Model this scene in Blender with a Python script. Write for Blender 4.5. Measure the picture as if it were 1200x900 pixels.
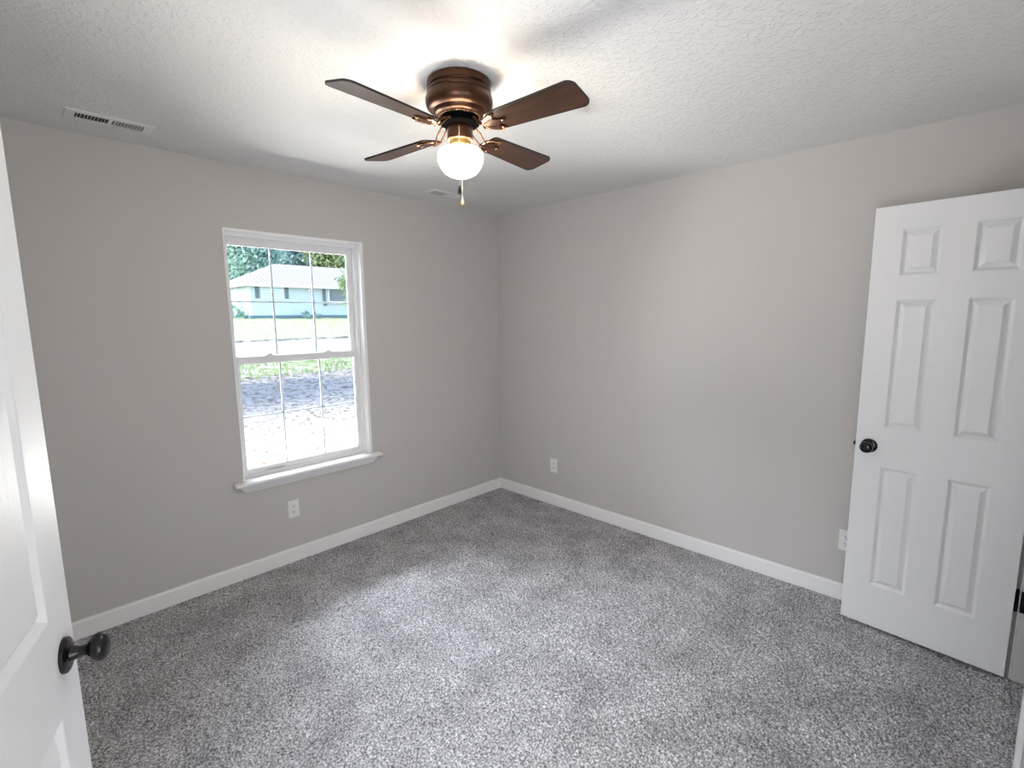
import bpy, bmesh, math, random
import numpy as np
from mathutils import Vector, Matrix

for o in list(bpy.data.objects):
    bpy.data.objects.remove(o)
scene = bpy.context.scene
COL = scene.collection
random.seed(7)
RNG = np.random.default_rng(11)

# ------------------------------------------------------------------ camera
CAM = Vector((-3.0906, -3.1377, 1.5748))
YAW, PITCH, ROLL, FPX = 0.804072, 0.137282, -0.0092, 575.49
fw = Vector((math.sin(YAW) * math.cos(PITCH), math.cos(YAW) * math.cos(PITCH), -math.sin(PITCH)))
rt = Vector((math.cos(YAW), -math.sin(YAW), 0))
up = rt.cross(fw)
r2 = rt * math.cos(ROLL) + up * math.sin(ROLL)
u2 = up * math.cos(ROLL) - rt * math.sin(ROLL)
cam_data = bpy.data.cameras.new('camera')
cam = bpy.data.objects.new('camera', cam_data)
COL.objects.link(cam)
cam.matrix_world = Matrix(((r2.x, u2.x, -fw.x, CAM.x), (r2.y, u2.y, -fw.y, CAM.y), (r2.z, u2.z, -fw.z, CAM.z), (0, 0, 0, 1)))
cam_data.sensor_width = 36.0
cam_data.lens = 36.0 * FPX / 1200.0
cam_data.clip_start = 0.02
cam_data.clip_end = 400
scene.camera = cam

# ------------------------------------------------------------------ view, world, lights
scene.view_settings.view_transform = 'Standard'
scene.view_settings.look = 'None'
scene.view_settings.exposure = 0.13
scene.view_settings.gamma = 1.0
scene.view_settings.use_curve_mapping = False

world = bpy.data.worlds.new('world')
scene.world = world
world.use_nodes = True
wn = world.node_tree
wn.nodes.clear()
sky = wn.nodes.new('ShaderNodeTexSky')
sky.sky_type = 'NISHITA'
sky.sun_disc = False
sky.sun_elevation = math.radians(48)
sky.sun_rotation = math.radians(270)
bg = wn.nodes.new('ShaderNodeBackground')
bg.inputs['Strength'].default_value = 0.8
wo = wn.nodes.new('ShaderNodeOutputWorld')
wn.links.new(sky.outputs[0], bg.inputs[0])
wn.links.new(bg.outputs[0], wo.inputs[0])


def light(name, kind, loc, energy, color, target=None, size=None, size_y=None):
    d = bpy.data.lights.new(name, kind)
    d.energy = energy
    d.color = color
    if kind == 'AREA':
        d.shape = 'RECTANGLE'
        d.size = size
        d.size_y = size_y
    o = bpy.data.objects.new(name, d)
    o.location = loc
    if target is not None:
        o.rotation_euler = (Vector(target) - Vector(loc)).to_track_quat('-Z', 'Y').to_euler()
    COL.objects.link(o)
    return o


SUN = light('sun', 'SUN', (-20, 8, 22), 4.8, (1.0, 0.96, 0.88), (0, 8.0, 0))
SUN.data.angle = math.radians(0.6)
# daylight outside the window: open sky above the eaves, and the sunlit ground by the wall
light('sky_daylight', 'AREA', (-1.5, 2.3, 4.7), 2900, (0.83, 0.90, 1.0), (-1.6, -0.4, 2.7), 5.6, 3.0)
light('ground_daylight', 'AREA', (-1.75, 1.05, 0.02), 1150, (1.0, 0.97, 0.92), (-1.75, -0.35, 1.9), 7.0, 1.3)
# fill lamp added in the unseen hall behind the photographer
light('hall_fill', 'AREA', (-4.45, -3.55, 0.95), 105, (0.93, 0.95, 1.0), (-1.6, -1.4, 2.0), 1.4, 1.6)
GLOBE_STRENGTH = 42.0
# unseen lamp added behind the photographer to brighten the window wall
light('passage_fill', 'AREA', (-2.72, -4.6, 1.0), 34, (0.95, 0.97, 1.0), (-2.3, 0.0, 2.3), 1.3, 1.8)

# ------------------------------------------------------------------ materials
MATS = {}


def new_mat(name):
    m = bpy.data.materials.new(name)
    m.use_nodes = True
    MATS[name] = m
    nt = m.node_tree
    return m, nt, nt.nodes['Principled BSDF']


def pmat(name, color, rough=0.6, metallic=0.0, spec=0.5, bump=None, coat=0.0):
    """Plain principled material with a fine procedural bump: bump = (scale, strength, distance[, stretch])."""
    m, nt, b = new_mat(name)
    b.inputs['Base Color'].default_value = (*color, 1)
    b.inputs['Roughness'].default_value = rough
    b.inputs['Metallic'].default_value = metallic
    b.inputs['Specular IOR Level'].default_value = spec
    b.inputs['Coat Weight'].default_value = coat
    if bump:
        tc = nt.nodes.new('ShaderNodeTexCoord')
        mp = nt.nodes.new('ShaderNodeMapping')
        mp.inputs['Scale'].default_value = bump[3] if len(bump) > 3 else (1, 1, 1)
        nz = nt.nodes.new('ShaderNodeTexNoise')
        nz.inputs['Scale'].default_value = bump[0]
        nz.inputs['Detail'].default_value = 4
        bp = nt.nodes.new('ShaderNodeBump')
        bp.inputs['Strength'].default_value = bump[1]
        bp.inputs['Distance'].default_value = bump[2]
        nt.links.new(tc.outputs['Object'], mp.inputs[0])
        nt.links.new(mp.outputs[0], nz.inputs['Vector'])
        nt.links.new(nz.outputs[0], bp.inputs['Height'])
        nt.links.new(bp.outputs[0], b.inputs['Normal'])
    return m


def ramp_mat(name, scale, stops, rough=0.9, detail=6, stretch=(1, 1, 1), bump=0.0, bdist=0.01, spec=0.3, nrough=0.6, dist=0.0):
    """Principled material whose colour is a noise run through a colour ramp."""
    m, nt, b = new_mat(name)
    tc = nt.nodes.new('ShaderNodeTexCoord')
    mp = nt.nodes.new('ShaderNodeMapping')
    mp.inputs['Scale'].default_value = stretch
    nz = nt.nodes.new('ShaderNodeTexNoise')
    nz.inputs['Scale'].default_value = scale
    nz.inputs['Detail'].default_value = detail
    nz.inputs['Roughness'].default_value = nrough
    nz.inputs['Distortion'].default_value = dist
    cr = nt.nodes.new('ShaderNodeValToRGB')
    e = cr.color_ramp.elements
    while len(e) < len(stops):
        e.new(0.5)
    for i, (p, c) in enumerate(stops):
        e[i].position = p
        e[i].color = (*c, 1)
    nt.links.new(tc.outputs['Object'], mp.inputs[0])
    nt.links.new(mp.outputs[0], nz.inputs['Vector'])
    nt.links.new(nz.outputs[0], cr.inputs[0])
    nt.links.new(cr.outputs[0], b.inputs['Base Color'])
    b.inputs['Roughness'].default_value = rough
    b.inputs['Specular IOR Level'].default_value = spec
    if bump:
        bp = nt.nodes.new('ShaderNodeBump')
        bp.inputs['Strength'].default_value = bump
        bp.inputs['Distance'].default_value = bdist
        nt.links.new(nz.outputs[0], bp.inputs['Height'])
        nt.links.new(bp.outputs[0], b.inputs['Normal'])
    return m


def wall_paint():
    m, nt, b = new_mat('wall_paint')
    b.inputs['Base Color'].default_value = (0.548, 0.522, 0.503, 1)
    b.inputs['Roughness'].default_value = 0.62
    b.inputs['Specular IOR Level'].default_value = 0.3
    tc = nt.nodes.new('ShaderNodeTexCoord')
    n1 = nt.nodes.new('ShaderNodeTexNoise')
    n1.inputs['Scale'].default_value = 55
    n1.inputs['Detail'].default_value = 3
    n2 = nt.nodes.new('ShaderNodeTexNoise')
    n2.inputs['Scale'].default_value = 9
    n2.inputs['Detail'].default_value = 2
    mx = nt.nodes.new('ShaderNodeMath')
    mx.operation = 'MULTIPLY_ADD'
    mx.inputs[1].default_value = 0.5
    bp = nt.nodes.new('ShaderNodeBump')
    bp.inputs['Strength'].default_value = 0.35
    bp.inputs['Distance'].default_value = 0.004
    nt.links.new(tc.outputs['Object'], n1.inputs['Vector'])
    nt.links.new(tc.outputs['Object'], n2.inputs['Vector'])
    nt.links.new(n1.outputs[0], mx.inputs[0])
    nt.links.new(n2.outputs[0], mx.inputs[2])
    nt.links.new(mx.outputs[0], bp.inputs['Height'])
    nt.links.new(bp.outputs[0], b.inputs['Normal'])
    return m


def ceiling_paint():
    m, nt, b = new_mat('ceiling_texture_paint')
    b.inputs['Base Color'].default_value = (0.74, 0.73, 0.72, 1)
    b.inputs['Roughness'].default_value = 0.85
    b.inputs['Specular IOR Level'].default_value = 0.2
    tc = nt.nodes.new('ShaderNodeTexCoord')
    n1 = nt.nodes.new('ShaderNodeTexNoise')
    n1.inputs['Scale'].default_value = 60
    n1.inputs['Detail'].default_value = 3
    n1.inputs['Roughness'].default_value = 0.6
    cr = nt.nodes.new('ShaderNodeValToRGB')
    cr.color_ramp.elements[0].position = 0.50
    cr.color_ramp.elements[1].position = 0.66
    bp = nt.nodes.new('ShaderNodeBump')
    bp.inputs['Strength'].default_value = 0.55
    bp.inputs['Distance'].default_value = 0.004
    nt.links.new(tc.outputs['Object'], n1.inputs['Vector'])
    nt.links.new(n1.outputs[0], cr.inputs[0])
    nt.links.new(cr.outputs[0], bp.inputs['Height'])
    nt.links.new(bp.outputs[0], b.inputs['Normal'])
    return m


def carpet_mat():
    m, nt, b = new_mat('carpet_pile')
    tc = nt.nodes.new('ShaderNodeTexCoord')
    fine = nt.nodes.new('ShaderNodeTexNoise')
    fine.inputs['Scale'].default_value = 125
    fine.inputs['Detail'].default_value = 3
    fine.inputs['Roughness'].default_value = 0.7
    cr = nt.nodes.new('ShaderNodeValToRGB')
    e = cr.color_ramp.elements
    e[0].position, e[0].color = 0.35, (0.085, 0.082, 0.085, 1)
    e[1].position, e[1].color = 0.64, (0.80, 0.785, 0.81, 1)
    k = e.new(0.5)
    k.color = (0.40, 0.39, 0.40, 1)
    big = nt.nodes.new('ShaderNodeTexNoise')
    big.inputs['Scale'].default_value = 5.0
    big.inputs['Detail'].default_value = 4
    mr = nt.nodes.new('ShaderNodeMapRange')
    mr.inputs['From Min'].default_value = 0.3
    mr.inputs['From Max'].default_value = 0.7
    mr.inputs['To Min'].default_value = 0.78
    mr.inputs['To Max'].default_value = 1.2
    mul = nt.nodes.new('ShaderNodeVectorMath')
    mul.operation = 'SCALE'
    nt.links.new(tc.outputs['Object'], fine.inputs['Vector'])
    nt.links.new(tc.outputs['Object'], big.inputs['Vector'])
    nt.links.new(fine.outputs[0], cr.inputs[0])
    nt.links.new(big.outputs[0], mr.inputs[0])
    nt.links.new(cr.outputs[0], mul.inputs[0])
    nt.links.new(mr.outputs[0], mul.inputs['Scale'])
    nt.links.new(mul.outputs[0], b.inputs['Base Color'])
    b.inputs['Roughness'].default_value = 1.0
    b.inputs['Specular IOR Level'].default_value = 0.1
    b.inputs['Sheen Weight'].default_value = 0.15
    return m


def wood_mat(name, dark, light_, rough=0.35):
    m, nt, b = new_mat(name)
    tc = nt.nodes.new('ShaderNodeTexCoord')
    mp = nt.nodes.new('ShaderNodeMapping')
    mp.inputs['Scale'].default_value = (3, 40, 40)
    nz = nt.nodes.new('ShaderNodeTexNoise')
    nz.inputs['Scale'].default_value = 2.5
    nz.inputs['Detail'].default_value = 5
    nz.inputs['Distortion'].default_value = 0.6
    cr = nt.nodes.new('ShaderNodeValToRGB')
    cr.color_ramp.elements[0].position, cr.color_ramp.elements[0].color = 0.32, (*dark, 1)
    cr.color_ramp.elements[1].position, cr.color_ramp.elements[1].color = 0.70, (*light_, 1)
    nt.links.new(tc.outputs['Object'], mp.inputs[0])
    nt.links.new(mp.outputs[0], nz.inputs['Vector'])
    nt.links.new(nz.outputs[0], cr.inputs[0])
    nt.links.new(cr.outputs[0], b.inputs['Base Color'])
    b.inputs['Roughness'].default_value = rough
    return m


def glass_mat(name, tint, refl_rough=0.0):
    """Thin clear pane: straight-through transmission plus a fresnel reflection."""
    m = bpy.data.materials.new(name)
    m.use_nodes = True
    nt = m.node_tree
    nt.nodes.clear()
    tr = nt.nodes.new('ShaderNodeBsdfTransparent')
    tr.inputs[0].default_value = (*tint, 1)
    gl = nt.nodes.new('ShaderNodeBsdfGlossy')
    gl.inputs['Roughness'].default_value = refl_rough
    fr = nt.nodes.new('ShaderNodeFresnel')
    fr.inputs['IOR'].default_value = 1.3
    mx = nt.nodes.new('ShaderNodeMixShader')
    out = nt.nodes.new('ShaderNodeOutputMaterial')
    nt.links.new(fr.outputs[0], mx.inputs[0])
    nt.links.new(tr.outputs[0], mx.inputs[1])
    nt.links.new(gl.outputs[0], mx.inputs[2])
    nt.links.new(mx.outputs[0], out.inputs[0])
    return m


M = {}
M['wall'] = wall_paint()
M['ceiling'] = ceiling_paint()
M['carpet'] = carpet_mat()
M['trim'] = pmat('white_trim_paint', (0.85, 0.84, 0.835), 0.35, bump=(30, 0.05, 0.002))
M['door'] = pmat('white_door_paint', (0.80, 0.80, 0.805), 0.46, bump=(20, 0.28, 0.003, (9, 9, 0.45)))
M['vinyl'] = pmat('white_vinyl', (0.80, 0.80, 0.80), 0.3, bump=(60, 0.03, 0.001))
M['grille'] = pmat('backlit_grille', (0.42, 0.43, 0.44), 0.4, bump=(60, 0.03, 0.001))  # white bars darkened: their backlit tone is put into the colour
M['black'] = pmat('oil_rubbed_bronze', (0.007, 0.006, 0.006), 0.22, 0.2, bump=(90, 0.06, 0.001))
M['plate'] = pmat('white_plastic', (0.82, 0.81, 0.80), 0.3, bump=(120, 0.02, 0.001))
M['slot'] = pmat('dark_slot', (0.0025, 0.0025, 0.0025), 0.9, spec=0.0, bump=(120, 0.02, 0.001))
M['vent'] = pmat('white_enamel', (0.74, 0.735, 0.72), 0.4, bump=(120, 0.03, 0.001))
M['duct'] = pmat('duct_shade', (0.03, 0.03, 0.03), 0.7, bump=(40, 0.05, 0.001))  # near-black stands for the unlit inside of the duct
M['walnut'] = wood_mat('walnut_blade', (0.022, 0.009, 0.005), (0.075, 0.032, 0.018), 0.30)
M['blade_edge'] = pmat('dark_blade_edge', (0.012, 0.008, 0.006), 0.5, bump=(60, 0.05, 0.001))
M['bronze'] = ramp_mat('antique_bronze', 14, [(0.3, (0.040, 0.016, 0.008)), (0.7, (0.085, 0.036, 0.018))], 0.34, spec=0.5, bump=0.02, bdist=0.001)
M['bronze'].node_tree.nodes['Principled BSDF'].inputs['Metallic'].default_value = 0.75
M['copper'] = pmat('brushed_copper_edge', (0.55, 0.33, 0.20), 0.25, 0.9, bump=(120, 0.05, 0.001))
M['brass'] = pmat('aged_brass', (0.28, 0.20, 0.08), 0.3, 0.9, bump=(120, 0.05, 0.001))
M['chain'] = pmat('pale_chain_metal', (0.60, 0.57, 0.52), 0.35, 0.7, bump=(200, 0.05, 0.001))
M['fob_dark'] = wood_mat('dark_fob_wood', (0.006, 0.004, 0.003), (0.02, 0.012, 0.008), 0.3)
M['fob_gold'] = wood_mat('golden_fob_wood', (0.16, 0.08, 0.03), (0.42, 0.25, 0.12), 0.3)
M['glass'] = glass_mat('window_glass', (0.97, 0.985, 0.985))
# outdoors
M['dirt'] = ramp_mat('dry_yard_dirt', 11.0, [(0.40, (0.09, 0.062, 0.042)), (0.47, (0.24, 0.20, 0.165)), (0.52, (0.33, 0.30, 0.27)), (0.75, (0.39, 0.365, 0.34))], 1.0, 8, nrough=0.75, bump=0.6, bdist=0.05)
M['grass'] = ramp_mat('lawn_grass', 3.5, [(0.32, (0.17, 0.21, 0.09)), (0.5, (0.33, 0.345, 0.20)), (0.68, (0.43, 0.42, 0.29))], 1.0, 8, nrough=0.7, bump=0.5, bdist=0.05)
M['verge'] = ramp_mat('verge_grass', 2.2, [(0.36, (0.10, 0.15, 0.055)), (0.47, (0.26, 0.27, 0.13)), (0.55, (0.42, 0.39, 0.30)), (0.7, (0.48, 0.45, 0.38))], 1.0, 8, nrough=0.7, bump=0.5, bdist=0.05)
M['street'] = ramp_mat('pale_concrete_street', 1.5, [(0.3, (0.44, 0.43, 0.42)), (0.7, (0.52, 0.51, 0.50))], 0.95, 8)
M['kerb'] = ramp_mat('kerb_edge', 3.0, [(0.4, (0.12, 0.11, 0.09)), (0.6, (0.34, 0.32, 0.28))], 0.95, 6)
M['siding'] = ramp_mat('pale_blue_siding', 1.2, [(0.3, (0.50, 0.56, 0.60)), (0.7, (0.53, 0.59, 0.63))], 0.7, 4)
M['house_trim'] = pmat('house_white_trim', (0.72, 0.73, 0.73), 0.6, bump=(10, 0.05, 0.002))
M['shutter'] = pmat('grey_shutter', (0.13, 0.17, 0.18), 0.6, bump=(10, 0.05, 0.002))
M['house_glass'] = pmat('house_window_glass', (0.12, 0.16, 0.20), 0.08, bump=(3, 0.02, 0.002))
M['blind'] = pmat('window_blind', (0.50, 0.62, 0.64), 0.5, bump=(3, 0.02, 0.002))
M['footing'] = pmat('green_grey_footing', (0.13, 0.20, 0.20), 0.9, bump=(10, 0.2, 0.01))


def roof_mat():
    m, nt, b = new_mat('ribbed_roof')
    tc = nt.nodes.new('ShaderNodeTexCoord')
    wv = nt.nodes.new('ShaderNodeTexWave')
    wv.bands_direction = 'X'
    wv.inputs['Scale'].default_value = 0.95
    wv.inputs['Distortion'].default_value = 0.4
    cr = nt.nodes.new('ShaderNodeValToRGB')
    cr.color_ramp.elements[0].position, cr.color_ramp.elements[0].color = 0.05, (0.22, 0.19, 0.19, 1)
    cr.color_ramp.elements[1].position, cr.color_ramp.elements[1].color = 0.5, (0.36, 0.33, 0.335, 1)
    nt.links.new(tc.outputs['Object'], wv.inputs['Vector'])
    nt.links.new(wv.outputs[0], cr.inputs[0])
    nt.links.new(cr.outputs[0], b.inputs['Base Color'])
    b.inputs['Roughness'].default_value = 0.8
    return m


M['roof'] = roof_mat()


def leaf_mat(name, stops):
    m = ramp_mat(name, 1.3, stops, 0.6, 5)
    nt = m.node_tree
    b = nt.nodes['Principled BSDF']
    cr = [n for n in nt.nodes if n.type == 'VALTORGB'][0]
    tl = nt.nodes.new('ShaderNodeBsdfTranslucent')
    mx = nt.nodes.new('ShaderNodeMixShader')
    mx.inputs[0].default_value = 0.45
    out = [n for n in nt.nodes if n.type == 'OUTPUT_MATERIAL'][0]
    nt.links.new(cr.outputs[0], tl.inputs[0])
    nt.links.new(b.outputs[0], mx.inputs[1])
    nt.links.new(tl.outputs[0], mx.inputs[2])
    nt.links.new(mx.outputs[0], out.inputs[0])
    return m


M['bark'] = ramp_mat('tree_bark', 9, [(0.35, (0.05, 0.04, 0.03)), (0.65, (0.15, 0.12, 0.09))], 1.0, 6, (1, 1, 0.25), 0.5, 0.03)
M['leaf_teal'] = leaf_mat('teal_green_leaves', [(0.35, (0.24, 0.38, 0.32)), (0.65, (0.54, 0.69, 0.60))])
M['leaf_blue'] = leaf_mat('blue_green_leaves', [(0.35, (0.22, 0.35, 0.34)), (0.65, (0.48, 0.60, 0.59))])
M['leaf_yellow'] = leaf_mat('yellow_green_leaves', [(0.35, (0.18, 0.25, 0.12)), (0.65, (0.46, 0.52, 0.28))])


def globe_mat():
    m, nt, b = new_mat('lit_opal_globe')
    b.inputs['Base Color'].default_value = (0.85, 0.83, 0.78, 1)
    b.inputs['Roughness'].default_value = 0.25
    tc = nt.nodes.new('ShaderNodeTexCoord')
    nz = nt.nodes.new('ShaderNodeTexNoise')
    nz.inputs['Scale'].default_value = 6
    mr = nt.nodes.new('ShaderNodeMapRange')
    mr.inputs['To Min'].default_value = GLOBE_STRENGTH * 0.97
    mr.inputs['To Max'].default_value = GLOBE_STRENGTH * 1.03
    nt.links.new(tc.outputs['Object'], nz.inputs['Vector'])
    nt.links.new(nz.outputs[0], mr.inputs[0])
    nt.links.new(mr.outputs[0], b.inputs['Emission Strength'])
    b.inputs['Emission Color'].default_value = (1.0, 0.87, 0.69, 1)
    return m


M['globe'] = globe_mat()

# ------------------------------------------------------------------ mesh helpers


class MB:
    """Collects shapes into one mesh."""

    def __init__(self):
        self.v, self.f = [], []

    def add(self, verts, faces):
        k = len(self.v)
        self.v += [tuple(p) for p in verts]
        self.f += [tuple(i + k for i in f) for f in faces]
        return self

    def box(self, a, b):
        (x0, y0, z0), (x1, y1, z1) = a, b
        x0, x1 = min(x0, x1), max(x0, x1)
        y0, y1 = min(y0, y1), max(y0, y1)
        z0, z1 = min(z0, z1), max(z0, z1)
        return self.add([(x0, y0, z0), (x1, y0, z0), (x1, y1, z0), (x0, y1, z0), (x0, y0, z1), (x1, y0, z1), (x1, y1, z1), (x0, y1, z1)],
                        [(0, 3, 2, 1), (4, 5, 6, 7), (0, 1, 5, 4), (1, 2, 6, 5), (2, 3, 7, 6), (3, 0, 4, 7)])

    def lathe(self, prof, n=48, mat=None):
        """prof: list of (radius, height); closed at zero radii."""
        vs, rings = [], []
        for r, z in prof:
            if r < 1e-6:
                rings.append([len(vs)])
                vs.append((0, 0, z))
            else:
                rings.append(list(range(len(vs), len(vs) + n)))
                vs += [(r * math.cos(2 * math.pi * i / n), r * math.sin(2 * math.pi * i / n), z) for i in range(n)]
        fs = []
        for a, b in zip(rings, rings[1:]):
            for i in range(n):
                j = (i + 1) % n
                if len(a) == 1 and len(b) == 1:
                    continue
                if len(a) == 1:
                    fs.append((a[0], b[j], b[i]))
                elif len(b) == 1:
                    fs.append((a[i], a[j], b[0]))
                else:
                    fs.append((a[i], a[j], b[j], b[i]))
        if mat is not None:
            vs = [tuple(mat @ Vector(p)) for p in vs]
        return self.add(vs, fs)

    def tube(self, pts, radii, n=10):
        pts = [Vector(p) for p in pts]
        if not isinstance(radii, (list, tuple)):
            radii = [radii] * len(pts)
        vs, fs = [], []
        for i, p in enumerate(pts):
            d = (pts[min(i + 1, len(pts) - 1)] - pts[max(i - 1, 0)]).normalized()
            a = d.orthogonal().normalized() if i == 0 else (a - d * a.dot(d)).normalized()
            b = d.cross(a)
            vs += [p + (a * math.cos(2 * math.pi * k / n) + b * math.sin(2 * math.pi * k / n)) * radii[i] for k in range(n)]
        for i in range(len(pts) - 1):
            for k in range(n):
                j = (k + 1) % n
                fs.append((i * n + k, i * n + j, (i + 1) * n + j, (i + 1) * n + k))
        fs.append(tuple(reversed(range(n))))
        fs.append(tuple(range((len(pts) - 1) * n, len(pts) * n)))
        return self.add(vs, fs)

    def prism(self, outline, h0, h1, mat=None):
        """outline: 2D points (x, y), extruded from z=h0 to h1."""
        n = len(outline)
        vs = [(x, y, h0) for x, y in outline] + [(x, y, h1) for x, y in outline]
        fs = [tuple(reversed(range(n))), tuple(range(n, 2 * n))]
        fs += [(i, (i + 1) % n, n + (i + 1) % n, n + i) for i in range(n)]
        if mat is not None:
            vs = [tuple(mat @ Vector(p)) for p in vs]
        return self.add(vs, fs)

    def build(self, name, mat, parent=None, smooth=False, bevel=0.0, loc=None):
        me = bpy.data.meshes.new(name)
        me.from_pydata(self.v, [], self.f)
        bm = bmesh.new()
        bm.from_mesh(me)
        bmesh.ops.recalc_face_normals(bm, faces=bm.faces)
        bm.to_mesh(me)
        bm.free()
        o = bpy.data.objects.new(name, me)
        COL.objects.link(o)
        if mat is not None:
            me.materials.append(mat)
        if smooth:
            me.shade_smooth()
            me.set_sharp_from_angle(angle=math.radians(35))
        if bevel:
            bv = o.modifiers.new('bevel', 'BEVEL')
            bv.width = bevel
            bv.segments = 2
            bv.limit_method = 'ANGLE'
            bv.angle_limit = math.radians(40)
        if parent is not None:
            o.parent = parent
        if loc is not None:
            o.location = loc
        return o


def structure(o):
    o['kind'] = 'structure'
    return o


def tag(o, label, cat, group=None):
    o['label'] = label
    o['category'] = cat
    if group:
        o['group'] = group
    return o


def empty(name, loc, rz=0.0):
    o = bpy.data.objects.new(name, None)
    o.empty_display_size = 0.1
    o.location = loc
    o.rotation_euler = (0, 0, rz)
    COL.objects.link(o)
    return o


def copy_tree(o, parent=None):
    c = o.copy()
    COL.objects.link(c)
    if parent is not None:
        c.parent = parent
    for ch in list(o.children):
        copy_tree(ch, c)
    return c


# ------------------------------------------------------------------ room shell
# inner faces: window wall y = 0, right wall x = 0, wall behind the photographer y = -3.345, entry wall x = -3.30
H, XW, YS, T = 2.44, -3.30, -3.345, 0.14
WX0, WX1, WZ0, WZ1 = -2.165, -1.302, 0.583, 2.083          # window opening
CX0, CX1 = -0.845, -0.222                                  # closet doorway in the south wall
EY0, EY1 = -3.33, -2.56                                    # entry doorway in the west wall
DH = 2.07
PX0, PX1 = -3.10, -2.00                                     # unseen cased opening added in the south wall to admit the passage lamp

w = MB()
w.box((XW - T, 0, 0), (WX0, T, H)).box((WX1, 0, 0), (T, T, H))
w.box((WX0, 0, 0), (WX1, T, WZ0)).box((WX0, 0, WZ1), (WX1, T, H))
structure(w.build('wall_north', M['wall']))
structure(MB().box((0, YS - T, 0), (T, 0, H)).build('wall_east', M['wall']))
w = MB()
w.box((XW - T, YS - T, 0), (PX0, YS, H)).box((PX1, YS - T, 0), (CX0, YS, H)).box((PX0, YS - T, DH), (PX1, YS, H)).box((CX1, YS - T, 0), (0, YS, H)).box((CX0, YS - T, DH), (CX1, YS, H))
structure(w.build('wall_south', M['wall']))
w = MB()
w.box((XW - T, EY1, 0), (XW, 0, H)).box((XW - T, EY0, DH), (XW, EY1, H)).box((XW - T, YS, 0), (XW, EY0, H))
structure(w.build('wall_west', M['wall']))
structure(MB().box((XW - T - 1.6, YS - T - 1.5, H), (0.54, T, H + 0.12)).build('ceiling', M['ceiling']))
# hall beyond the entry and closet beyond the open door
w = MB()
w.box((XW - T - 1.6, YS - T - 0.9, 0), (XW - T - 1.5, -1.2, H))
w.box((XW - T - 1.5, -1.3, 0), (XW - T, -1.2, H))
w.box((XW - T - 1.5, YS - T - 0.9, 0), (XW - T, YS - T - 0.8, H)).box((XW - T - 0.1, YS - T - 0.8, 0), (XW - T, YS, H))
structure(w.build('wall_hall', M['wall']))
w = MB()
w.box((XW - T, YS - T - 1.50, 0), (0.54, YS - T - 1.40, H)).box((XW - T, YS - T - 1.40, 0), (XW - T + 0.1, YS - T, H))
w.box((-1.55, YS - T - 1.40, 0), (-1.45, YS - T, H)).box((0.44, YS - T - 1.40, 0), (0.54, YS - T, H)).box((T, YS - T - 0.1, 0), (0.44, YS - T, H))  # first box: partition added to keep the passage lamp out of the closet
structure(w.build('wall_closet', M['trim']))


def carpet():
    """Carpet with real tufts: a fine grid lifted by filtered random heights."""
    step = 0.0055
    x0, x1, y0, y1 = XW, 0.0, YS, 0.0
    nx, ny = int((x1 - x0) / step) + 1, int((y1 - y0) / step) + 1
    xs, ys = np.linspace(x0, x1, nx), np.linspace(y0, y1, ny)
    gx, gy = np.meshgrid(xs, ys)
    h = RNG.random((ny, nx))
    h2 = (h + np.roll(h, 1, 0) + np.roll(h, 1, 1) + np.roll(np.roll(h, 1, 0), 1, 1)) / 4
    z = -0.0075 + 0.011 * (0.45 * h + 0.55 * (h2 - 0.5) * 1.8 + 0.27)
    gx = gx + (RNG.random((ny, nx)) - 0.5) * step * 0.9
    gy = gy + (RNG.random((ny, nx)) - 0.5) * step * 0.9
    gx = np.clip(gx, x0, x1)
    gy = np.clip(gy, y0, y1)
    co = np.stack([gx, gy, z], -1).reshape(-1, 3).astype(np.float32)
    i = np.arange(nx * ny).reshape(ny, nx)
    q = np.stack([i[:-1, :-1], i[:-1, 1:], i[1:, 1:], i[1:, :-1]], -1).reshape(-1, 4).astype(np.int32)
    me = bpy.data.meshes.new('floor')
    me.vertices.add(len(co))
    me.vertices.foreach_set('co', co.ravel())
    me.loops.add(q.size)
    me.loops.foreach_set('vertex_index', q.ravel())
    me.polygons.add(len(q))
    me.polygons.foreach_set('loop_start', np.arange(0, q.size, 4, dtype=np.int32))
    me.update()
    me.validate()
    me.materials.append(M['carpet'])
    o = bpy.data.objects.new('floor', me)
    COL.objects.link(o)
    return o


structure(carpet())
w = MB()
w.box((XW - T - 1.6, YS - T - 0.9, -0.15), (XW, -1.2, -0.004))
w.box((XW, YS - T - 1.5, -0.15), (0.54, YS, -0.004))
structure(w.build('floor_hall', M['carpet']))
structure(MB().box((XW, YS, -0.15), (T, T, -0.012)).build('floor_slab', M['street']))

# baseboards
BH, BT = 0.093, 0.014


def baseboard(name, p, q, nrm):
    """Board from p to q (2D) standing off the wall along nrm, with an eased top edge."""
    (x0, y0), (x1, y1) = p, q
    d = Vector((x1 - x0, y1 - y0, 0))
    L = d.length
    d.normalize()
    n = Vector((nrm[0], nrm[1], 0))
    prof = [(0, 0.0), (BT, 0.0), (BT, BH - 0.012), (BT - 0.004, BH - 0.003), (BT - 0.008, BH), (0, BH)]
    vs = [Vector((x0, y0, 0)) + d * s + n * a + Vector((0, 0, b)) for s in (0, L) for a, b in prof]
    k = len(prof)
    fs = [tuple(range(k)), tuple(range(k, 2 * k))] + [(i, (i + 1) % k, k + (i + 1) % k, k + i) for i in range(k)]
    return structure(MB().add(vs, fs).build(name, M['trim']))


baseboard('baseboard_north', (XW, 0), (0, 0), (0, -1))
baseboard('baseboard_east', (0, -BT), (0, YS), (-1, 0))
baseboard('baseboard_south', (PX1 + 0.06, YS), (CX0 - 0.062, YS), (0, 1))
baseboard('baseboard_west', (XW, EY1 + 0.062), (XW, -BT), (1, 0))

# door jambs and casings
JT = 0.018


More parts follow.
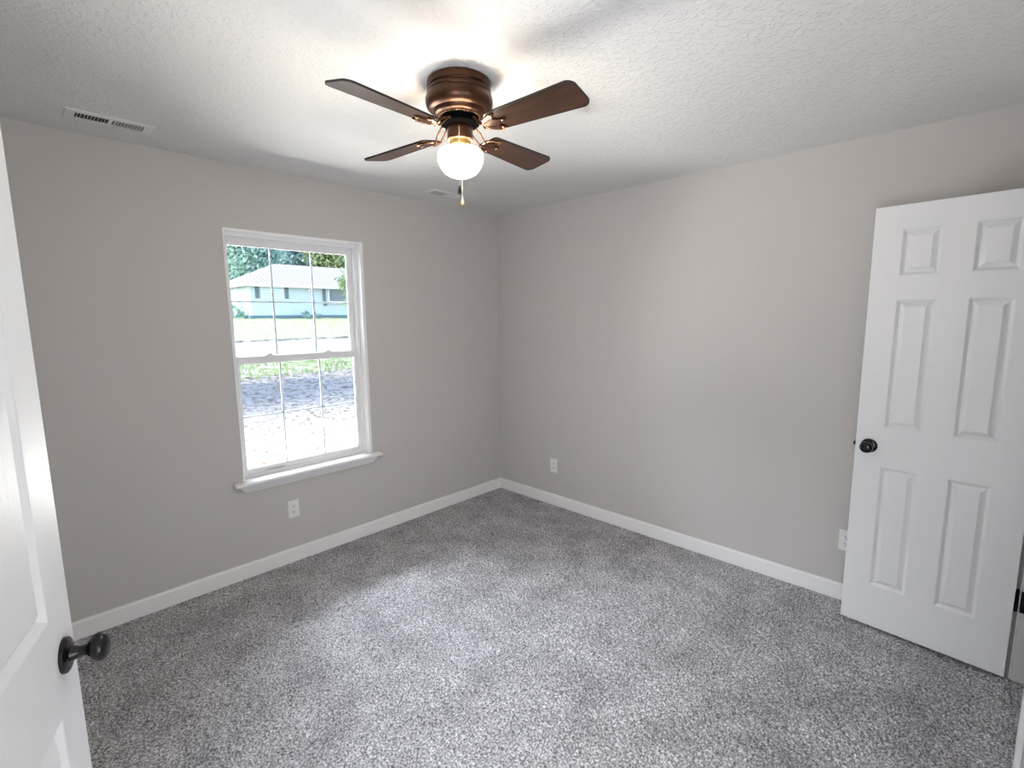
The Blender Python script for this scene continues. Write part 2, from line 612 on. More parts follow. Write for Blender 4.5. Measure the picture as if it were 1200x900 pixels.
def casing_profile():
    return [(0, 0), (0.057, 0), (0.057, 0.015), (0.045, 0.017), (0.012, 0.010), (0.0, 0.008)]


w = MB()
w.box((CX0 - JT + 0.018, YS - T, 0), (CX0 + 0.0, YS, DH))            # latch-side jamb skin
w.v.clear(); w.f.clear()
w.box((CX0 - 0.016, YS - T - 0.001, 0), (CX0 + 0.003, YS + 0.001, DH - 0.02))
w.box((CX1 - 0.003, YS - T - 0.001, 0), (CX1 + 0.016, YS + 0.001, DH - 0.02))
w.box((CX0, YS - T - 0.001, DH - 0.02), (CX1, YS + 0.001, DH))
w.box((CX0 + 0.003, YS - 0.085, 0), (CX0 + 0.014, YS - 0.045, DH - 0.02))   # stops
w.box((CX1 - 0.014, YS - 0.085, 0), (CX1 - 0.003, YS - 0.045, DH - 0.02))
w.box((CX0, YS - 0.085, DH - 0.033), (CX1, YS - 0.045, DH - 0.02))
structure(w.build('trim_1', M['trim'], bevel=0.0015))
w = MB()
for sx, xe in ((-1, CX0 - 0.005), (1, CX1 + 0.005)):
    w.prism([(xe + sx * a, YS + b) for a, b in casing_profile()], 0, DH - 0.01)
w.box((CX0 - 0.062, YS, DH - 0.01), (CX1 + 0.062, YS + 0.015, DH + 0.047))
structure(w.build('trim_2', M['trim'], bevel=0.0015))
w = MB()
w.box((XW - T - 0.001, EY1 - 0.003, 0), (XW + 0.001, EY1 + 0.016, DH - 0.02))
w.box((XW - T - 0.001, EY0 - 0.012, 0), (XW + 0.001, EY0 + 0.003, DH - 0.02))
w.box((XW - T - 0.001, EY0, DH - 0.02), (XW + 0.001, EY1, DH))
w.prism([(XW + b, EY1 + 0.005 + a) for a, b in casing_profile()], 0, DH - 0.01)
w.box((XW, EY0, DH - 0.01), (XW + 0.015, EY1 + 0.062, DH + 0.047))
structure(w.build('trim_3', M['trim'], bevel=0.0015))
w = MB()
w.box((PX0 - 0.016, YS - T - 0.001, 0), (PX0 + 0.003, YS + 0.001, DH - 0.02)).box((PX1 - 0.003, YS - T - 0.001, 0), (PX1 + 0.016, YS + 0.001, DH - 0.02))
w.box((PX0, YS - T - 0.001, DH - 0.02), (PX1, YS + 0.001, DH))
for sx, xe in ((-1, PX0 - 0.005), (1, PX1 + 0.005)):
    w.prism([(xe + sx * a, YS + b) for a, b in casing_profile()], 0, DH - 0.01)
w.box((PX0 - 0.062, YS, DH - 0.01), (PX1 + 0.062, YS + 0.015, DH + 0.047))
structure(w.build('trim_4', M['trim'], bevel=0.0015))  # jambs and casing of the added opening

# ------------------------------------------------------------------ window
win = structure(empty('window_1', ((WX0 + WX1) / 2, 0, WZ0)))
WO = win.location


def wpart(mb, name, mat, parent=None, **kw):
    mb.v = [(x - WO.x, y - WO.y, z - WO.z) for x, y, z in mb.v]
    return mb.build(name, mat, parent or win, **kw)


def ring(mb, x0, x1, z0, z1, l, r, b, t, y0, y1):
    """Rectangular frame: outer box x0..x1, z0..z1 with bar widths left, right, bottom, top."""
    mb.box((x0, y0, z0), (x0 + l, y1, z1)).box((x1 - r, y0, z0), (x1, y1, z1))
    mb.box((x0 + l, y0, z0), (x1 - r, y1, z0 + b)).box((x0 + l, y0, z1 - t), (x1 - r, y1, z1))
    return mb


SZ = 0.605                                                      # top of the stool
w = MB()                                                        # wooden liner of the opening
w.box((WX0, -0.005, SZ), (WX0 + 0.010, 0.062, WZ1)).box((WX1 - 0.022, -0.005, SZ), (WX1, 0.062, WZ1))
w.box((WX0 + 0.010, -0.005, WZ1 - 0.012), (WX1 - 0.022, 0.062, WZ1))
wpart(w, 'jamb_liner', M['trim'], bevel=0.001)
FX0, FX1, FZ0, FZ1 = WX0 + 0.004, WX1 - 0.018, SZ - 0.012, WZ1 - 0.006
w = ring(MB(), FX0, FX1, FZ0, FZ1, 0.020, 0.026, 0.030, 0.030, 0.050, 0.075)
ring(w, FX0, FX1, FZ0, FZ1, 0.014, 0.016, 0.020, 0.021, 0.075, 0.125)
wpart(w, 'window_frame', M['vinyl'], bevel=0.0015)
GX0, GX1 = -2.121, -1.372


def sash(name, z0, z1, gz0, gz1, y0, y1, label=None):
    x0, x1 = FX0 + 0.014, FX1 - 0.016
    s = MB()
    ring(s, x0, x1, z0, z1, GX0 - x0, x1 - GX1, gz0 - z0, z1 - gz1, y0, y1)
    # glazing bead
    ring(s, GX0 - 0.006, GX1 + 0.006, gz0 - 0.006, gz1 + 0.006, 0.010, 0.010, 0.010, 0.010, y0 + 0.006, y1 - 0.004)
    so = wpart(s, name, M['vinyl'], bevel=0.0012)
    ym = (y0 + y1) / 2
    g = MB()
    g.box((GX0, ym - 0.002, gz0), (GX1, ym + 0.002, gz1))
    wpart(g, 'pane', M['glass'], so)
    g = MB()
    for xx in (-1.876, -1.619):
        g.box((xx - 0.0055, ym + 0.0025, gz0), (xx + 0.0055, ym + 0.008, gz1))
    zc = (gz0 + gz1) / 2
    g.box((GX0, ym + 0.0028, zc - 0.0055), (GX1, ym + 0.0078, zc + 0.0055))
    wpart(g, 'grille', M['grille'], so)
    return so


sash('upper_sash', 1.306, 2.052, 1.346, 2.006, 0.090, 0.115)
ls = sash('lower_sash', 0.608, 1.346, 0.652, 1.304, 0.056, 0.082)
for xx in (-1.94, -1.56):
    l = MB().box((xx - 0.026, 0.058, 1.346), (xx + 0.026, 0.080, 1.352))
    l.box((xx - 0.010, 0.060, 1.352), (xx + 0.018, 0.072, 1.360))
    wpart(l, 'sash_lock', M['vinyl'], ls, bevel=0.001)
l = MB().box((-2.02, 0.044, 0.628), (-1.90, 0.056, 0.634)).box((-2.02, 0.044, 0.622), (-1.90, 0.047, 0.634))
wpart(l, 'lift_rail', M['vinyl'], ls, bevel=0.001)
# stool with horns and bull nose, apron with tapered returns
w = MB()
nose = [(0.056, SZ - 0.022), (0.056, SZ), (-0.056, SZ), (-0.062, SZ - 0.003), (-0.065, SZ - 0.011), (-0.062, SZ - 0.019), (-0.056, SZ - 0.022)]
hx0, hx1 = -2.224, -1.249
# horns in front of the wall
fr = [(-0.0005, SZ - 0.022), (-0.0005, SZ)] + nose[2:]
k = len(fr)
vs = [(hx0, a, b) for a, b in fr] + [(hx1, a, b) for a, b in fr]
w.add(vs, [tuple(range(k)), tuple(range(k, 2 * k))] + [(i, (i + 1) % k, k + (i + 1) % k, k + i) for i in range(k)])
w.box((WX0 + 0.0005, -0.001, SZ - 0.0215), (WX1 - 0.0005, 0.056, SZ))
wpart(w, 'stool', M['trim'], bevel=0.001)
za, zb = SZ - 0.022, SZ - 0.072
top = [(-2.198, -0.0005), (-2.198, -0.046), (-1.275, -0.046), (-1.275, -0.0005)]
mid = [(-2.190, -0.0005), (-2.190, -0.036), (-1.283, -0.036), (-1.283, -0.0005)]
bot = [(-2.160, -0.0005), (-2.160, -0.012), (-1.313, -0.012), (-1.313, -0.0005)]
vs = [(x, y, za) for x, y in top] + [(x, y, za - 0.012) for x, y in mid] + [(x, y, zb) for x, y in bot]
fs = [(0, 1, 2, 3), (8, 9, 10, 11)]
for b0 in (0, 4):
    fs += [(b0 + i, b0 + (i + 1) % 4, b0 + 4 + (i + 1) % 4, b0 + 4 + i) for i in range(4)]
wpart(MB().add(vs, fs), 'apron', M['trim'])

# ------------------------------------------------------------------ six-panel doors
DT = 0.035


def door_mesh(width, zb, zt, y0, y1):
    """Moulded six-panel slab, x from the hinge (0) to the latch (width), faces at y0 < y1."""
    st, gap = 0.108, 0.105
    pw = (width - 2 * st - gap) / 2
    xc = [0, st, st + pw, st + pw + gap, st + 2 * pw + gap, width]
    zc = [zb, 0.235, 0.840, 1.031, 1.634, 1.742, 1.948, zt]
    mb = MB()
    for y, s in ((y0, 1), (y1, -1)):
        for i in range(5):
            for j in range(7):
                a, b, c, d = xc[i], xc[i + 1], zc[j], zc[j + 1]
                if i in (1, 3) and j in (1, 3, 5):
                    rings = [(0, 0), (0.003, 0.0012), (0.0135, 0.0125), (0.0155, 0.0125), (0.034, 0.0012), (0.036, 0.0008)]
                    vs = []
                    for ins, dep in rings:
                        yy = y + s * dep
                        vs += [(a + ins, yy, c + ins), (b - ins, yy, c + ins), (b - ins, yy, d - ins), (a + ins, yy, d - ins)]
                    fs = []
                    for r in range(len(rings) - 1):
                        for q in range(4):
                            fs.append((4 * r + q, 4 * r + (q + 1) % 4, 4 * r + 4 + (q + 1) % 4, 4 * r + 4 + q))
                    n = 4 * (len(rings) - 1)
                    fs.append((n, n + 1, n + 2, n + 3))
                    mb.add(vs, fs)
                else:
                    mb.add([(a, y, c), (b, y, c), (b, y, d), (a, y, d)], [(0, 1, 2, 3)])
    for a in (0, width):
        for j in range(7):
            mb.add([(a, y0, zc[j]), (a, y1, zc[j]), (a, y1, zc[j + 1]), (a, y0, zc[j + 1])], [(0, 1, 2, 3)])
    for z in (zb, zt):
        for i in range(5):
            mb.add([(xc[i], y0, z), (xc[i + 1], y0, z), (xc[i + 1], y1, z), (xc[i], y1, z)], [(0, 1, 2, 3)])
    return mb


def finish_door(mb, name, loc, rz):
    o = mb.build(name, M['door'])
    bm = bmesh.new()
    bm.from_mesh(o.data)
    bmesh.ops.remove_doubles(bm, verts=bm.verts, dist=1e-5)
    bmesh.ops.recalc_face_normals(bm, faces=bm.faces)
    bm.to_mesh(o.data)
    bm.free()
    o.location = loc
    o.rotation_euler = (0, 0, rz)
    return structure(o)


def knob(door, x, z, yface, sgn):
    """Round knob on a door face; sgn = outward direction along local y."""
    mt = Matrix.Translation((x, yface, z)) @ Matrix.Rotation(-sgn * math.pi / 2, 4, 'X')
    r = MB().lathe([(0, -0.001), (0.033, -0.001), (0.034, 0.002), (0.033, 0.006), (0.029, 0.009), (0.020, 0.011), (0.0, 0.012)], 40, mt)
    ro = r.build('rose', M['black'], door, smooth=True)
    k = MB().lathe([(0, 0.010), (0.0155, 0.010), (0.0135, 0.016), (0.0105, 0.022), (0.0100, 0.030), (0.0125, 0.036), (0.019, 0.040), (0.0245, 0.045),
                    (0.0272, 0.052), (0.0268, 0.058), (0.0235, 0.064), (0.0165, 0.068), (0.008, 0.0695), (0, 0.070)], 40, mt)
    ko = k.build('knob', M['black'], door, smooth=True)
    return ro, ko


def hinge(door, z0, z1, leafs, pin):
    h = MB()
    for a, b in leafs:
        h.box((a[0], a[1], z0), (b[0], b[1], z1))
    h.tube([(pin[0], pin[1], z0), (pin[0], pin[1], z1)], 0.0065, 14)
    for zz in (z0 + (z1 - z0) * q for q in (0.2, 0.4, 0.6, 0.8)):
        h.tube([(pin[0], pin[1], zz - 0.0006), (pin[0], pin[1], zz + 0.0006)], 0.0071, 14)
    h.tube([(pin[0], pin[1], z1), (pin[0], pin[1], z1 + 0.006)], [0.0055, 0.003], 12)
    return h.build('hinge', M['black'], door, smooth=True)


# right: closet door, hinged on the south wall, open into the room
AX, AY, BX, BY = -0.206, -2.719, -0.259, -3.321
ang = math.atan2(AY - BY, AX - BX)
DW = 0.605
d1 = finish_door(door_mesh(DW, 0.022, 2.054, -DT, 0.0), 'door_1', (BX, BY, 0), ang)
knob(d1, DW - 0.057, 0.936, 0.0, 1)
knob(d1, DW - 0.057, 0.936, -DT, -1)
MB().box((DW - 0.001, -DT + 0.005, 0.907), (DW + 0.0015, -0.005, 0.965)).build('latch_plate', M['black'], d1)
MB().prism([(DW + 0.001, -0.024), (DW + 0.011, -0.014), (DW + 0.011, -0.012), (DW + 0.001, -0.010)], 0.927, 0.945).build('latch_bolt', M['black'], d1)
inv = Matrix.Rotation(-ang, 4, 'Z') @ Matrix.Translation((-BX, -BY, 0))
for zc in (0.362, 1.05, 1.80):
    h = hinge(d1, zc - 0.047, zc + 0.047, [((-0.0015, -DT + 0.001), (0.0006, -0.006))], (-0.006, -DT - 0.001))
    # leaf let into the jamb
    pts = [inv @ Vector((x, y, 0)) for x, y in ((CX1 - 0.0055, YS - 0.040), (CX1 - 0.0028, YS - 0.040), (CX1 - 0.0028, YS + 0.004), (CX1 - 0.0055, YS + 0.004))]
    MB().prism([(p.x, p.y) for p in pts], zc - 0.047, zc + 0.047).build('jamb_leaf', M['black'], h)

# left: entry door, hinged on the west wall, folded back into the room
az = math.radians(18.0)
LX, LY, LW = -3.2855, -2.580, 0.762
d2 = finish_door(door_mesh(LW, 0.022, 2.054, 0.0, DT), 'door_2', (LX, LY, 0), math.pi / 2 - az)
knob(d2, LW - 0.060, 0.936, 0.0, -1)
knob(d2, LW - 0.060, 0.936, DT, 1)
MB().box((LW - 0.001, 0.005, 0.907), (LW + 0.0015, DT - 0.005, 0.965)).build('latch_plate', M['black'], d2)
for zc in (0.362, 1.05, 1.80):
    hinge(d2, zc - 0.047, zc + 0.047, [((-0.0015, 0.006), (0.0006, DT - 0.001))], (-0.006, DT * 0.5))

# ------------------------------------------------------------------ ceiling fan with light
fan = tag(empty('ceiling_fan', (-1.81, -1.645, H)), 'bronze flush ceiling fan with four walnut blades and one lit globe', 'ceiling fan')


def zl(z):
    return z - H


P = lambda prof: [(r, zl(z)) for r, z in prof]
MB().lathe(P([(0, 2.4395), (0.108, 2.4395), (0.109, 2.434), (0.116, 2.434), (0.118, 2.431), (0.117, 2.411), (0.114, 2.409), (0.113, 2.407), (0.116, 2.404), (0.119, 2.400),
              (0.120, 2.392), (0.1185, 2.389), (0.121, 2.385), (0.1245, 2.376), (0.1255, 2.365), (0.1245, 2.354), (0.120, 2.343), (0.111, 2.335), (0.100, 2.331), (0.0985, 2.328),
              (0.096, 2.322), (0.089, 2.317), (0.080, 2.3145), (0.076, 2.314), (0, 2.314)]), 64).build('motor_housing', M['bronze'], fan, smooth=True)
MB().lathe(P([(0.070, 2.316), (0.0755, 2.3155), (0.0775, 2.313), (0.0755, 2.311), (0.070, 2.3105), (0.068, 2.313)]), 64).build('trim_ring', M['copper'], fan, smooth=True)
fly = MB().lathe(P([(0, 2.313), (0.068, 2.313), (0.070, 2.308), (0.070, 2.288), (0.060, 2.281), (0, 2.281)]), 48)
for i in range(12):
    m4 = Matrix.Rotation(2 * math.pi * i / 12, 4, 'Z')
    fly.prism([(0.060, -0.005), (0.073, -0.003), (0.073, 0.003), (0.060, 0.005)], zl(2.304), zl(2.286), m4)
fly.build('flywheel', M['slot'], fan, smooth=True)
MB().lathe(P([(0, 2.283), (0.046, 2.283), (0.048, 2.280), (0.048, 2.240), (0.046, 2.234), (0, 2.234)]), 48).build('switch_housing', M['bronze'], fan, smooth=True)
MB().lathe(P([(0.040, 2.2345), (0.0475, 2.2345), (0.0495, 2.231), (0.0475, 2.2275), (0.040, 2.227)]), 48).build('copper_ring', M['copper'], fan, smooth=True)
ft = MB().lathe(P([(0, 2.229), (0.040, 2.229), (0.041, 2.224), (0.039, 2.215), (0.042, 2.208), (0.043, 2.205), (0, 2.205)]), 48)
fit = ft.build('light_fitter', M['brass'], fan, smooth=True)
for i in range(3):
    a = 2 * math.pi * i / 3 + 0.4
    tk = MB()
    tk.tube([(0.040 * math.cos(a), 0.040 * math.sin(a), zl(2.212)), (0.052 * math.cos(a), 0.052 * math.sin(a), zl(2.212))], [0.0025, 0.004], 10)
    tk.build('thumb_screw', M['brass'], fit, smooth=True)
MB().lathe(P([(0.0, 2.206), (0.041, 2.206), (0.046, 2.2045), (0.060, 2.2015), (0.073, 2.197), (0.081, 2.190), (0.0855, 2.181), (0.0865, 2.171), (0.085, 2.158), (0.080, 2.144), (0.072, 2.130),
              (0.061, 2.116), (0.046, 2.1065), (0.030, 2.1005), (0.012, 2.0985), (0, 2.0982)]), 64).build('globe', M['globe'], fan, smooth=True)


def rounded_blade():
    """Blade outline along +x: narrow root, wider rounded tip."""
    pts = []
    r0, r1 = 0.150, 0.526
    w0, w1 = 0.050, 0.066

    def arc(cx, cy, r, a0, a1, n=7):
        return [(cx + r * math.cos(math.radians(a0 + (a1 - a0) * i / n)), cy + r * math.sin(math.radians(a0 + (a1 - a0) * i / n))) for i in range(n + 1)]
    pts += arc(r1 - 0.030, -w1 + 0.030, 0.030, -86, 0)
    pts += arc(r1 - 0.030, w1 - 0.030, 0.030, 0, 86)
    pts += arc(r0 + 0.022, w0 - 0.022, 0.022, 92, 165)
    pts += arc(r0 + 0.022, -w0 + 0.022, 0.022, 195, 268)
    return pts


ZB = zl(2.262)
PITCHB = math.radians(-12)
for i in range(4):
    a = math.radians(5.5 + 90 * i)
    # local frame: x outward, y counter-clockwise; counter-clockwise edge lower
    m4 = Matrix.Rotation(a, 4, 'Z') @ Matrix.Translation((0, 0, ZB)) @ Matrix.Rotation(PITCHB, 4, 'X')
    b = MB().prism(rounded_blade(), -0.003, 0.003).build('blade', M['walnut'], fan, bevel=0.0012)
    b.matrix_local = m4
    eo = rounded_blade()
    n = len(eo)
    c0 = (sum(p[0] for p in eo) / n, 0)
    e = MB()
    outer = [(c0[0] + (x - c0[0]) * 1.003 + (0.0009 if x > c0[0] else -0.0009), y * 1.018) for x, y in eo]
    vs = [(x, y, z) for z in (-0.0034, 0.0034) for x, y in outer]
    vs += [(x + (c0[0] - x) * 0.012, y * 0.955, z) for z in (-0.0034, 0.0034) for x, y in outer]
    fs = []
    for q in range(n):
        j = (q + 1) % n
        fs += [(q, j, n + j, n + q), (q, 2 * n + q, 2 * n + j, j), (n + q, n + j, 3 * n + j, 3 * n + q), (2 * n + q, 3 * n + q, 3 * n + j, 2 * n + j)]
    e.add(vs, fs)
    e.build('edge_band', M['blade_edge'], b)
    # blade iron: bent arm from the flywheel and a three-lobed plate under the blade root
    ir = MB()
    for s in (-1, 1):
        ir.tube([(0.056, s * 0.010, 0.034), (0.078, s * 0.014, 0.030), (0.098, s * 0.018, 0.012), (0.118, s * 0.014, -0.010), (0.140, s * 0.012, -0.0095), (0.165, s * 0.022, -0.0072)],
                [0.0045, 0.004, 0.0042, 0.0042, 0.0042, 0.004], 8)
    plate = [(0.128, -0.016), (0.150, -0.034), (0.178, -0.046), (0.196, -0.043), (0.190, -0.030), (0.176, -0.022), (0.190, -0.010), (0.215, -0.008), (0.222, 0.0),
             (0.215, 0.008), (0.190, 0.010), (0.176, 0.022), (0.190, 0.030), (0.196, 0.043), (0.178, 0.046), (0.150, 0.034), (0.128, 0.016)]
    ir.prism(plate, -0.0095, -0.0032)
    io = ir.build('blade_iron', M['bronze'], fan, smooth=True, bevel=0.001)
    io.matrix_local = m4
    for x, y in ((0.186, -0.036), (0.186, 0.036), (0.210, 0.0)):
        sc = MB()
        sc.lathe([(0, -0.0128), (0.003, -0.0124), (0.0052, -0.0105), (0.0052, -0.0093), (0, -0.0093)], 14, Matrix.Translation((x, y, 0)))
        sc.build('screw', M['copper'], io, smooth=True)
    sc = MB()
    sc.tube([(0.195, -0.043, -0.0098), (0.178, -0.045, -0.0098), (0.152, -0.034, -0.0098), (0.134, -0.020, -0.0098), (0.130, 0, -0.0098),
             (0.134, 0.020, -0.0098), (0.152, 0.034, -0.0098), (0.178, 0.045, -0.0098), (0.195, 0.043, -0.0098)], 0.0022, 8)
    sc.build('bright_rim', M['copper'], io, smooth=True)


def pull_chain(angle, fob_mat, zend, name):
    ca, sa = math.cos(angle), math.sin(angle)
    path = [(0.046, 2.268), (0.053, 2.262), (0.066, 2.232), (0.083, 2.206), (0.096, 2.182), (0.0985, 2.165), (0.0988, 2.10), (0.0988, zend + 0.014)]
    pts = [Vector((r * ca, r * sa, zl(z))) for r, z in path]
    c = MB()
    c.tube(pts, 0.00085, 6)
    tot = 0
    for p, q in zip(pts, pts[1:]):
        L = (q - p).length
        t = (-tot) % 0.0045
        while t < L:
            m4 = Matrix.Translation(p + (q - p) * (t / L))
            c.lathe([(0, -0.0015), (0.0014, 0), (0, 0.0015)], 6, m4)
            t += 0.0045
        tot += L
    co = c.build('pull_chain', M['chain'], fan, smooth=True)
    e = pts[-1]
    MB().lathe([(0, 0.002), (0.0022, 0.001), (0.003, -0.004), (0.0055, -0.013), (0.0068, -0.020), (0.0062, -0.026), (0.0035, -0.030), (0, -0.031)], 18,
               Matrix.Translation(e)).build('fob', fob_mat, co, smooth=True)


pull_chain(math.radians(226), M['fob_dark'], 2.030, 'light')
pull_chain(math.radians(47), M['fob_gold'], 2.034, 'fan')

# ------------------------------------------------------------------ ceiling registers


def register(label):
    """Two-bank ceiling register hanging just below the ceiling, long side along x."""
    r = tag(empty('ceiling_vent', (0, 0, H)), label, 'vent', 'white ceiling registers along the window wall')
    L, W_ = 0.305, 0.125
    fr = MB()
    x1, y1 = L / 2, W_ / 2
    a, b = 0.118, 0.040
    rings = [(x1, y1, 0.0), (x1, y1, -0.003), (x1 - 0.004, y1 - 0.004, -0.006), (a, b, -0.008), (a, b, 0.0)]
    vs = []
    for xx, yy, z in rings:
        vs += [(-xx, -yy, z), (xx, -yy, z), (xx, yy, z), (-xx, yy, z)]
    fs = []
    for k in range(len(rings) - 1):
        fs += [(4 * k + q, 4 * k + (q + 1) % 4, 4 * k + 4 + (q + 1) % 4, 4 * k + 4 + q) for q in range(4)]
    fr.add(vs, fs)
    fr.box((-0.006, -b, -0.0085), (0.006, b, -0.001))
    fr.build('vent_frame', M['vent'], r)
    MB().box((-a, -b, -0.0010), (a, b, -0.0003)).build('duct_shade_sheet', M['duct'], r)  # flat dark sheet in place of the shade up in the duct
    for s in (-1, 1):
        lv = MB()
        for i in range(9):
            xc = s * (0.017 + 0.0115 * i)
            d = 0.0022
            za_, zb_ = (-0.0085, -0.0014) if s < 0 else (-0.0014, -0.0085)
            lv.add([(xc - d, -b, za_), (xc + d, -b, zb_), (xc + d, b, zb_), (xc - d, b, za_)], [(0, 1, 2, 3)])
        lo = lv.build('louver_bank', M['vent'], r)
        so = lo.modifiers.new('solid', 'SOLIDIFY')
        so.thickness = 0.0008
    for s in (-1, 1):
        sc = MB()
        sc.lathe([(0, -0.0098), (0.003, -0.0092), (0.004, -0.0070), (0, -0.0070)], 12, Matrix.Translation((s * 0.135, 0, 0)))
        sc.build('screw', M['vent'], r, smooth=True)
    lev = MB().box((0.1195, -0.004, -0.014), (0.1235, 0.004, -0.007))
    lev.build('damper_lever', M['vent'], r)
    return r


v1 = register('white ceiling register with dark open louvers above the left part of window wall')
v1.location = (-2.655, -0.280, H)
v2 = copy_tree(v1)
v2['label'] = 'white ceiling register by the far corner, beyond the ceiling fan pull chains'
v2.location = (-0.790, -0.275, H)

# ------------------------------------------------------------------ outlets


def outlet(label):
    """Duplex outlet; the plate lies in the local xz plane facing local -y."""
    o = tag(empty('wall_outlet', (0, 0, 0)), label, 'outlet', 'white duplex wall outlets')
    w2, h2 = 0.035, 0.0575
    pl = MB()
    rg = [(w2, h2, 0.0), (w2, h2, -0.003), (w2 - 0.003, h2 - 0.003, -0.0055)]
    vs = []
    for a, b, y in rg:
        vs += [(-a, y, -b), (a, y, -b), (a, y, b), (-a, y, b)]
    fs = [(8, 9, 10, 11), (0, 1, 2, 3)]
    for k in (0, 1):
        fs += [(4 * k + q, 4 * k + (q + 1) % 4, 4 * k + 4 + (q + 1) % 4, 4 * k + 4 + q) for q in range(4)]
    pl.add(vs, fs)
    pl.build('face_plate', M['plate'], o)
    mx = Matrix.Rotation(math.pi / 2, 4, 'X')
    for s in (-1, 1):
        out = []
        for i in range(24):
            t = 2 * math.pi * i / 24
            x, z = 0.0165 * math.cos(t), 0.0165 * math.sin(t)
            out.append((x, max(-0.0135, min(0.0135, z))))
        rc = MB().prism(out, 0.0050, 0.0068, Matrix.Translation((0, 0, s * 0.0195)) @ mx)
        ro = rc.build('receptacle', M['plate'], o)
        sl = MB()
        z0 = s * 0.0195
        sl.box((-0.0075, -0.0071, z0 - 0.001), (-0.0050, -0.0066, z0 + 0.008)).box((0.0050, -0.0071, z0), (0.0075, -0.0066, z0 + 0.0075))
        sl.lathe([(0, 0.0071), (0.0028, 0.0071), (0.0028, 0.0066), (0, 0.0066)], 12, Matrix.Translation((0, 0, z0 - 0.0065)) @ mx)
        sl.build('slot', M['slot'], ro)
    MB().lathe([(0, 0.0066), (0.0022, 0.0064), (0.003, 0.0055), (0, 0.0054)], 12, mx).build('screw', M['plate'], o, smooth=True)
    return o


o1 = outlet('white duplex outlet on the wall below the window')
o1.location = (-1.885, 0, 0.352)
o2 = copy_tree(o1)
o2['label'] = 'white duplex outlet low on the right wall near the far corner'
o2.location = (0, -0.638, 0.340)
o2.rotation_euler = (0, 0, -math.pi / 2)
o3 = copy_tree(o1)
o3['label'] = 'white duplex outlet half hidden behind the open six-panel door'
o3.location = (0, -2.687, 0.342)
o3.rotation_euler = (0, 0, -math.pi / 2)

# ------------------------------------------------------------------ outdoors
# ground profile: (distance from the window wall, height)
PROF = [(0.14, -0.18), (2.06, -0.03), (3.86, 0.15), (7.86, 0.32), (12.9, 0.34), (21.9, 0.455), (22.1, 0.56), (28, 0.98), (35.9, 1.575), (60, 1.9), (110, 2.4)]


def gz(y):
    for (a, za_), (b, zb_) in zip(PROF, PROF[1:]):
        if y <= b:
            return za_ + (zb_ - za_) * (y - a) / (b - a)
    return PROF[-1][1]


def strip(name, y0, y1, step, x0, x1, xstep, mat, rough=0.0, edge=0.0):
    ys = list(np.arange(y0, y1, step)) + [y1]
    xs = list(np.arange(x0, x1, xstep)) + [x1]
    vs = []
    for j, y in enumerate(ys):
        for x in xs:
            e = RNG.random() * edge if j in (0, len(ys) - 1) else 0
            vs.append((x, y + (e if j == 0 else 0), gz(y) + (RNG.random() - 0.5) * rough))
    n = len(xs)
    fs = [(j * n + i, j * n + i + 1, (j + 1) * n + i + 1, (j + 1) * n + i) for j in range(len(ys) - 1) for i in range(n - 1)]
    return structure(MB().add(vs, fs).build(name, mat))


strip('ground_yard', 0.14, 8.2, 0.12, -9, 12, 0.14, M['dirt'], 0.045)
strip('ground_verge', 8.2, 12.9, 0.25, -16, 24, 0.3, M['verge'], 0.05)
strip('ground_street', 12.9, 21.9, 1.0, -40, 60, 4, M['street'])
strip('ground_kerb', 21.9, 22.1, 0.2, -40, 60, 0.5, M['kerb'], 0.03)
strip('ground_lawn', 22.1, 110, 0.8, -40, 70, 1.0, M['grass'], 0.06)


def grass_tufts(name, n, x0, x1, y0, y1, hmin, hmax, mat, label):
    mb = MB()
    for _ in range(n):
        x, y = random.uniform(x0, x1), random.uniform(y0, y1)
        z = gz(y)
        for _k in range(4):
            a = random.uniform(0, 6.28)
            h = random.uniform(hmin, hmax)
            wd = h * 0.10
            dx, dy = math.cos(a), math.sin(a)
            lx, ly = random.uniform(-.5, .5) * h, random.uniform(-.5, .5) * h
            mb.add([(x - dx * wd, y - dy * wd, z - 0.02), (x + dx * wd, y + dy * wd, z - 0.02), (x + lx, y + ly, z + h)], [(0, 1, 2)])
    o = mb.build(name, mat)
    o['kind'] = 'stuff'
    return tag(o, label, 'grass')


grass_tufts('verge_grass', 1500, -2, 8, 7.6, 12.5, 0.05, 0.14, M['leaf_yellow'], 'sparse yellowish grass along the near side of the street')

# house across the street
hs = tag(empty('house', (9.84, 35.9, 1.575)), 'pale blue single-storey house with hip roof across the street', 'house')
HX, HZ = 20.0, 2.48           # length, eave height
w = MB().box((0, 0, 0.22), (HX, 8.2, HZ))
for k in range(14):
    z = 0.30 + k * 0.155
    w.box((-0.008, -0.012, z), (HX + 0.008, 0.0, z + 0.012))
w.build('wall', M['siding'], hs)
MB().box((-0.03, -0.05, -0.3), (HX + 0.03, 8.25, 0.22)).build('footing', M['footing'], hs)
ov, rh = 0.45, 2.0
e = [(-ov, -ov, HZ - 0.02), (HX + ov, -ov, HZ - 0.02), (HX + ov, 8.2 + ov, HZ - 0.02), (-ov, 8.2 + ov, HZ - 0.02)]
rg = [(3.5, 4.1, HZ + rh), (HX - 3.5, 4.1, HZ + rh)]
MB().add(e + rg, [(0, 1, 5, 4), (1, 2, 5), (2, 3, 4, 5), (3, 0, 4), (0, 3, 2, 1)]).build('roof', M['roof'], hs)
fa = MB()
fa.box((-ov - 0.03, -ov - 0.03, HZ - 0.16), (HX + ov, -ov, HZ + 0.02)).box((-ov - 0.03, -ov, HZ - 0.16), (-ov, 8.2 + ov, HZ + 0.02))
fa.build('fascia', M['house_trim'], hs)


def hx(s):   # house-local x of a direction seen from the room
    return (s * 39.04 - 3.09) - 9.84


